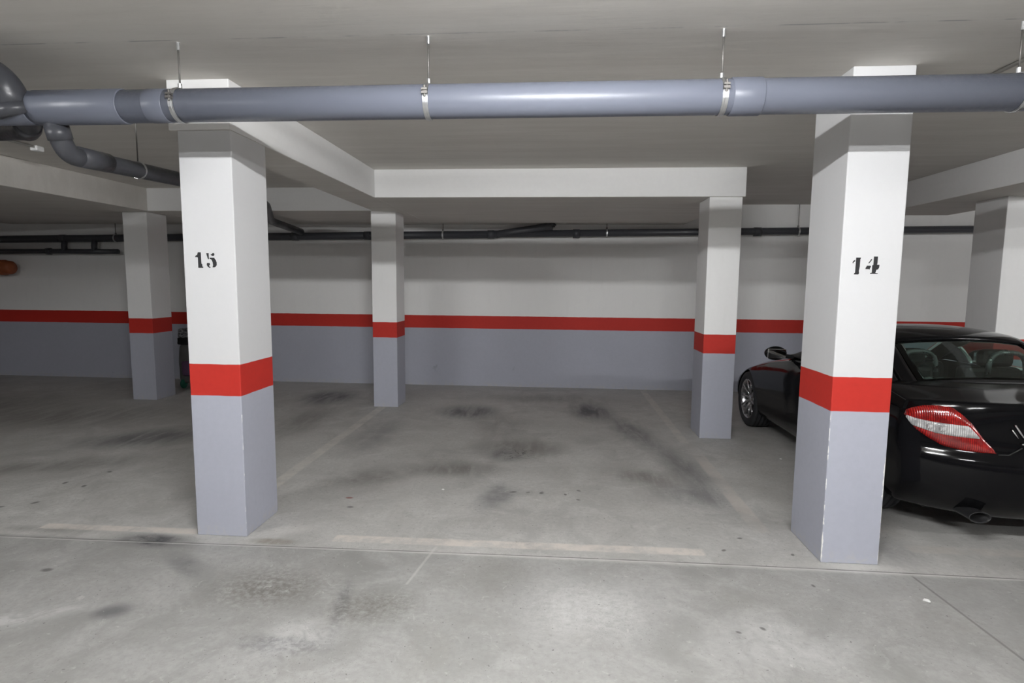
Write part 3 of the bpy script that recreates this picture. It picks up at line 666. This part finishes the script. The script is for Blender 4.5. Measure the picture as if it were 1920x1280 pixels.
# tail lamps
ltop = [(-.986, .83), (-.963, .852), (-.913, .874), (-.855, .882), (-.789, .88), (-.724, .843), (-.657, .79), (-.592, .715), (-.534, .66), (-.513, .63)]
lbot = [(-.986, .80), (-.977, .797), (-.955, .758), (-.919, .717), (-.855, .674), (-.792, .64), (-.694, .628), (-.588, .626), (-.514, .627)]
ctop = [(-.972, .797), (-.93, .786), (-.884, .782), (-.837, .779), (-.758, .779), (-.673, .778), (-.611, .716)]
cbot = [(-.972, .785), (-.938, .741), (-.891, .729), (-.827, .713), (-.731, .708), (-.611, .709)]
def lamp_patch(name, s, top, bot, f0, f1, off, mat, par, n=28, m=8, bulge=.010):
    vs = []; fs = []
    for layer in (1, 0):
        for a in range(n+1):
            f = f0+(f1-f0)*a/n; zt, zb = interp(f, top), interp(f, bot)
            for b in range(m+1):
                t = b/m; z = zb+(zt-zb)*t
                edge = min(1, 4*t*(1-t)+.0)**.5 * min(1, 8*(a/n)*(1-a/n))**.5
                p = rear_pt(f, min(z, .925), (off + bulge*edge) if layer else -.012); vs.append(Vector((-s*p.x, p.y, p.z)))
    N = (n+1)*(m+1)
    for a in range(n):
        for b in range(m):
            k = a*(m+1)+b; fs.append((k, k+1, k+m+2, k+m+1)); fs.append((N+k, N+k+m+1, N+k+m+2, N+k+1))
    rim = [b for b in range(m+1)] + [a*(m+1)+m for a in range(1, n+1)] + [n*(m+1)+b for b in range(m-1, -1, -1)] + [a*(m+1) for a in range(n-1, 0, -1)]
    for x, y in zip(rim, rim[1:]+rim[:1]): fs.append((x, y, N+y, N+x))
    o = from_data(name, vs, fs, mat, par, smooth=True)
    b2 = bmesh.new(); b2.from_mesh(o.data); bmesh.ops.remove_doubles(b2, verts=b2.verts[:], dist=.00005); bmesh.ops.recalc_face_normals(b2, faces=b2.faces[:]); b2.to_mesh(o.data); b2.free()
    return o
for s in (-1, 1):
    tl = lamp_patch('tail_lamp', -s, ltop, lbot, -.986, -.513, .002, MT['red_lens'], car)
    cl = lamp_patch('clear_lens', -s, ctop, cbot, -.972, -.611, .0125, MT['clear_lens'], tl, 22, 5, .002)
    cl['label'] = 'clear band across the red lamp'
    for f, z in ((-.86, .75), (-.80, .745)):
        p = rear_pt(f, z, .014); p.x *= -s*-1 if s == 1 else 1
        p = Vector((s*abs(p.x), p.y, p.z))
        cpart('bulb_reflector', MT['clear_lens'], lambda b, p=p: (bmesh.ops.create_uvsphere(b, u_segments=16, v_segments=8, radius=.019),), smooth=True, par=cl, loc=p)

# chrome marks, plate, exhaust, bumper details
def emblem(b):
    y = -.785
    ring = [(.045*math.cos(2*PI*k/40), y, .79+.045*math.sin(2*PI*k/40)) for k in range(41)]; tube(b, ring, .004, 8, cap=False)
    for k in range(3):
        a = PI/2+2*PI*k/3; tube(b, [(0, y-.004, .79), (.043*math.cos(a), y, .79+.043*math.sin(a))], [.009, .002], 6)
cpart('trunk_emblem', MT['chrome'], emblem, smooth=True)
def lid_strokes(b):
    P = lambda f, z, o=.006: rear_pt(f, z, o)
    tube(b, [P(-.425, .808), P(-.385, .765), P(-.348, .722)], .0055, 8); tube(b, [P(-.436, .779), P(-.412, .752), P(-.392, .730)], .004, 8)
    tube(b, [P(-.362, .698), P(-.355, .690)], .006, 8); 
cpart('chrome_strokes', MT['chrome'], lid_strokes, smooth=True)  # plain chrome strokes on the trunk lid, left of the emblem
cpart('lid_dark_line', MT['trim_black'], lambda b: tube(b, [rear_pt(-.50, .622, .001), rear_pt(-.44, .625, .003), rear_pt(-.36, .672, .003)], .004, 6), smooth=True)  # thin dark line on the lid below the strokes
cpart('underbody_shade', MT['trim_black'], lambda b: box(b, -.56, .56, -.35, 3.0, .125, .19), bevel=.02)  # dark panel added below the car to deepen the shade there
cpart('number_plate', MT['plate'], lambda b: box(b, -.255, .255, -.812, -.803, .435, .545), bevel=.004)
for s in (-1, 1):
    def ex(b, s=s):
        r = []
        for (y, k) in ((-.62, 1), (-.765, 1), (-.772, .97), (-.768, .90), (-.66, .88)):
            r.append([b.verts.new((s*.495+.060*k*math.cos(2*PI*q/32), y, .238+.032*k*math.sin(2*PI*q/32))) for q in range(32)])
        for a, c2 in zip(r, r[1:]):
            for q in range(32): b.faces.new((a[q], a[(q+1) % 32], c2[(q+1) % 32], c2[q]))
        b.faces.new(r[-1])
    xo = cpart('exhaust_tip', MT['trim_black'], ex, smooth=True)
    cpart('exhaust_rim', MT['trim_black'], lambda b, s=s: tube(b, [(s*.495+.061*math.cos(2*PI*q/32), -.771, .238+.033*math.sin(2*PI*q/32)) for q in range(33)], .0035, 6, cap=False), smooth=True, par=xo)
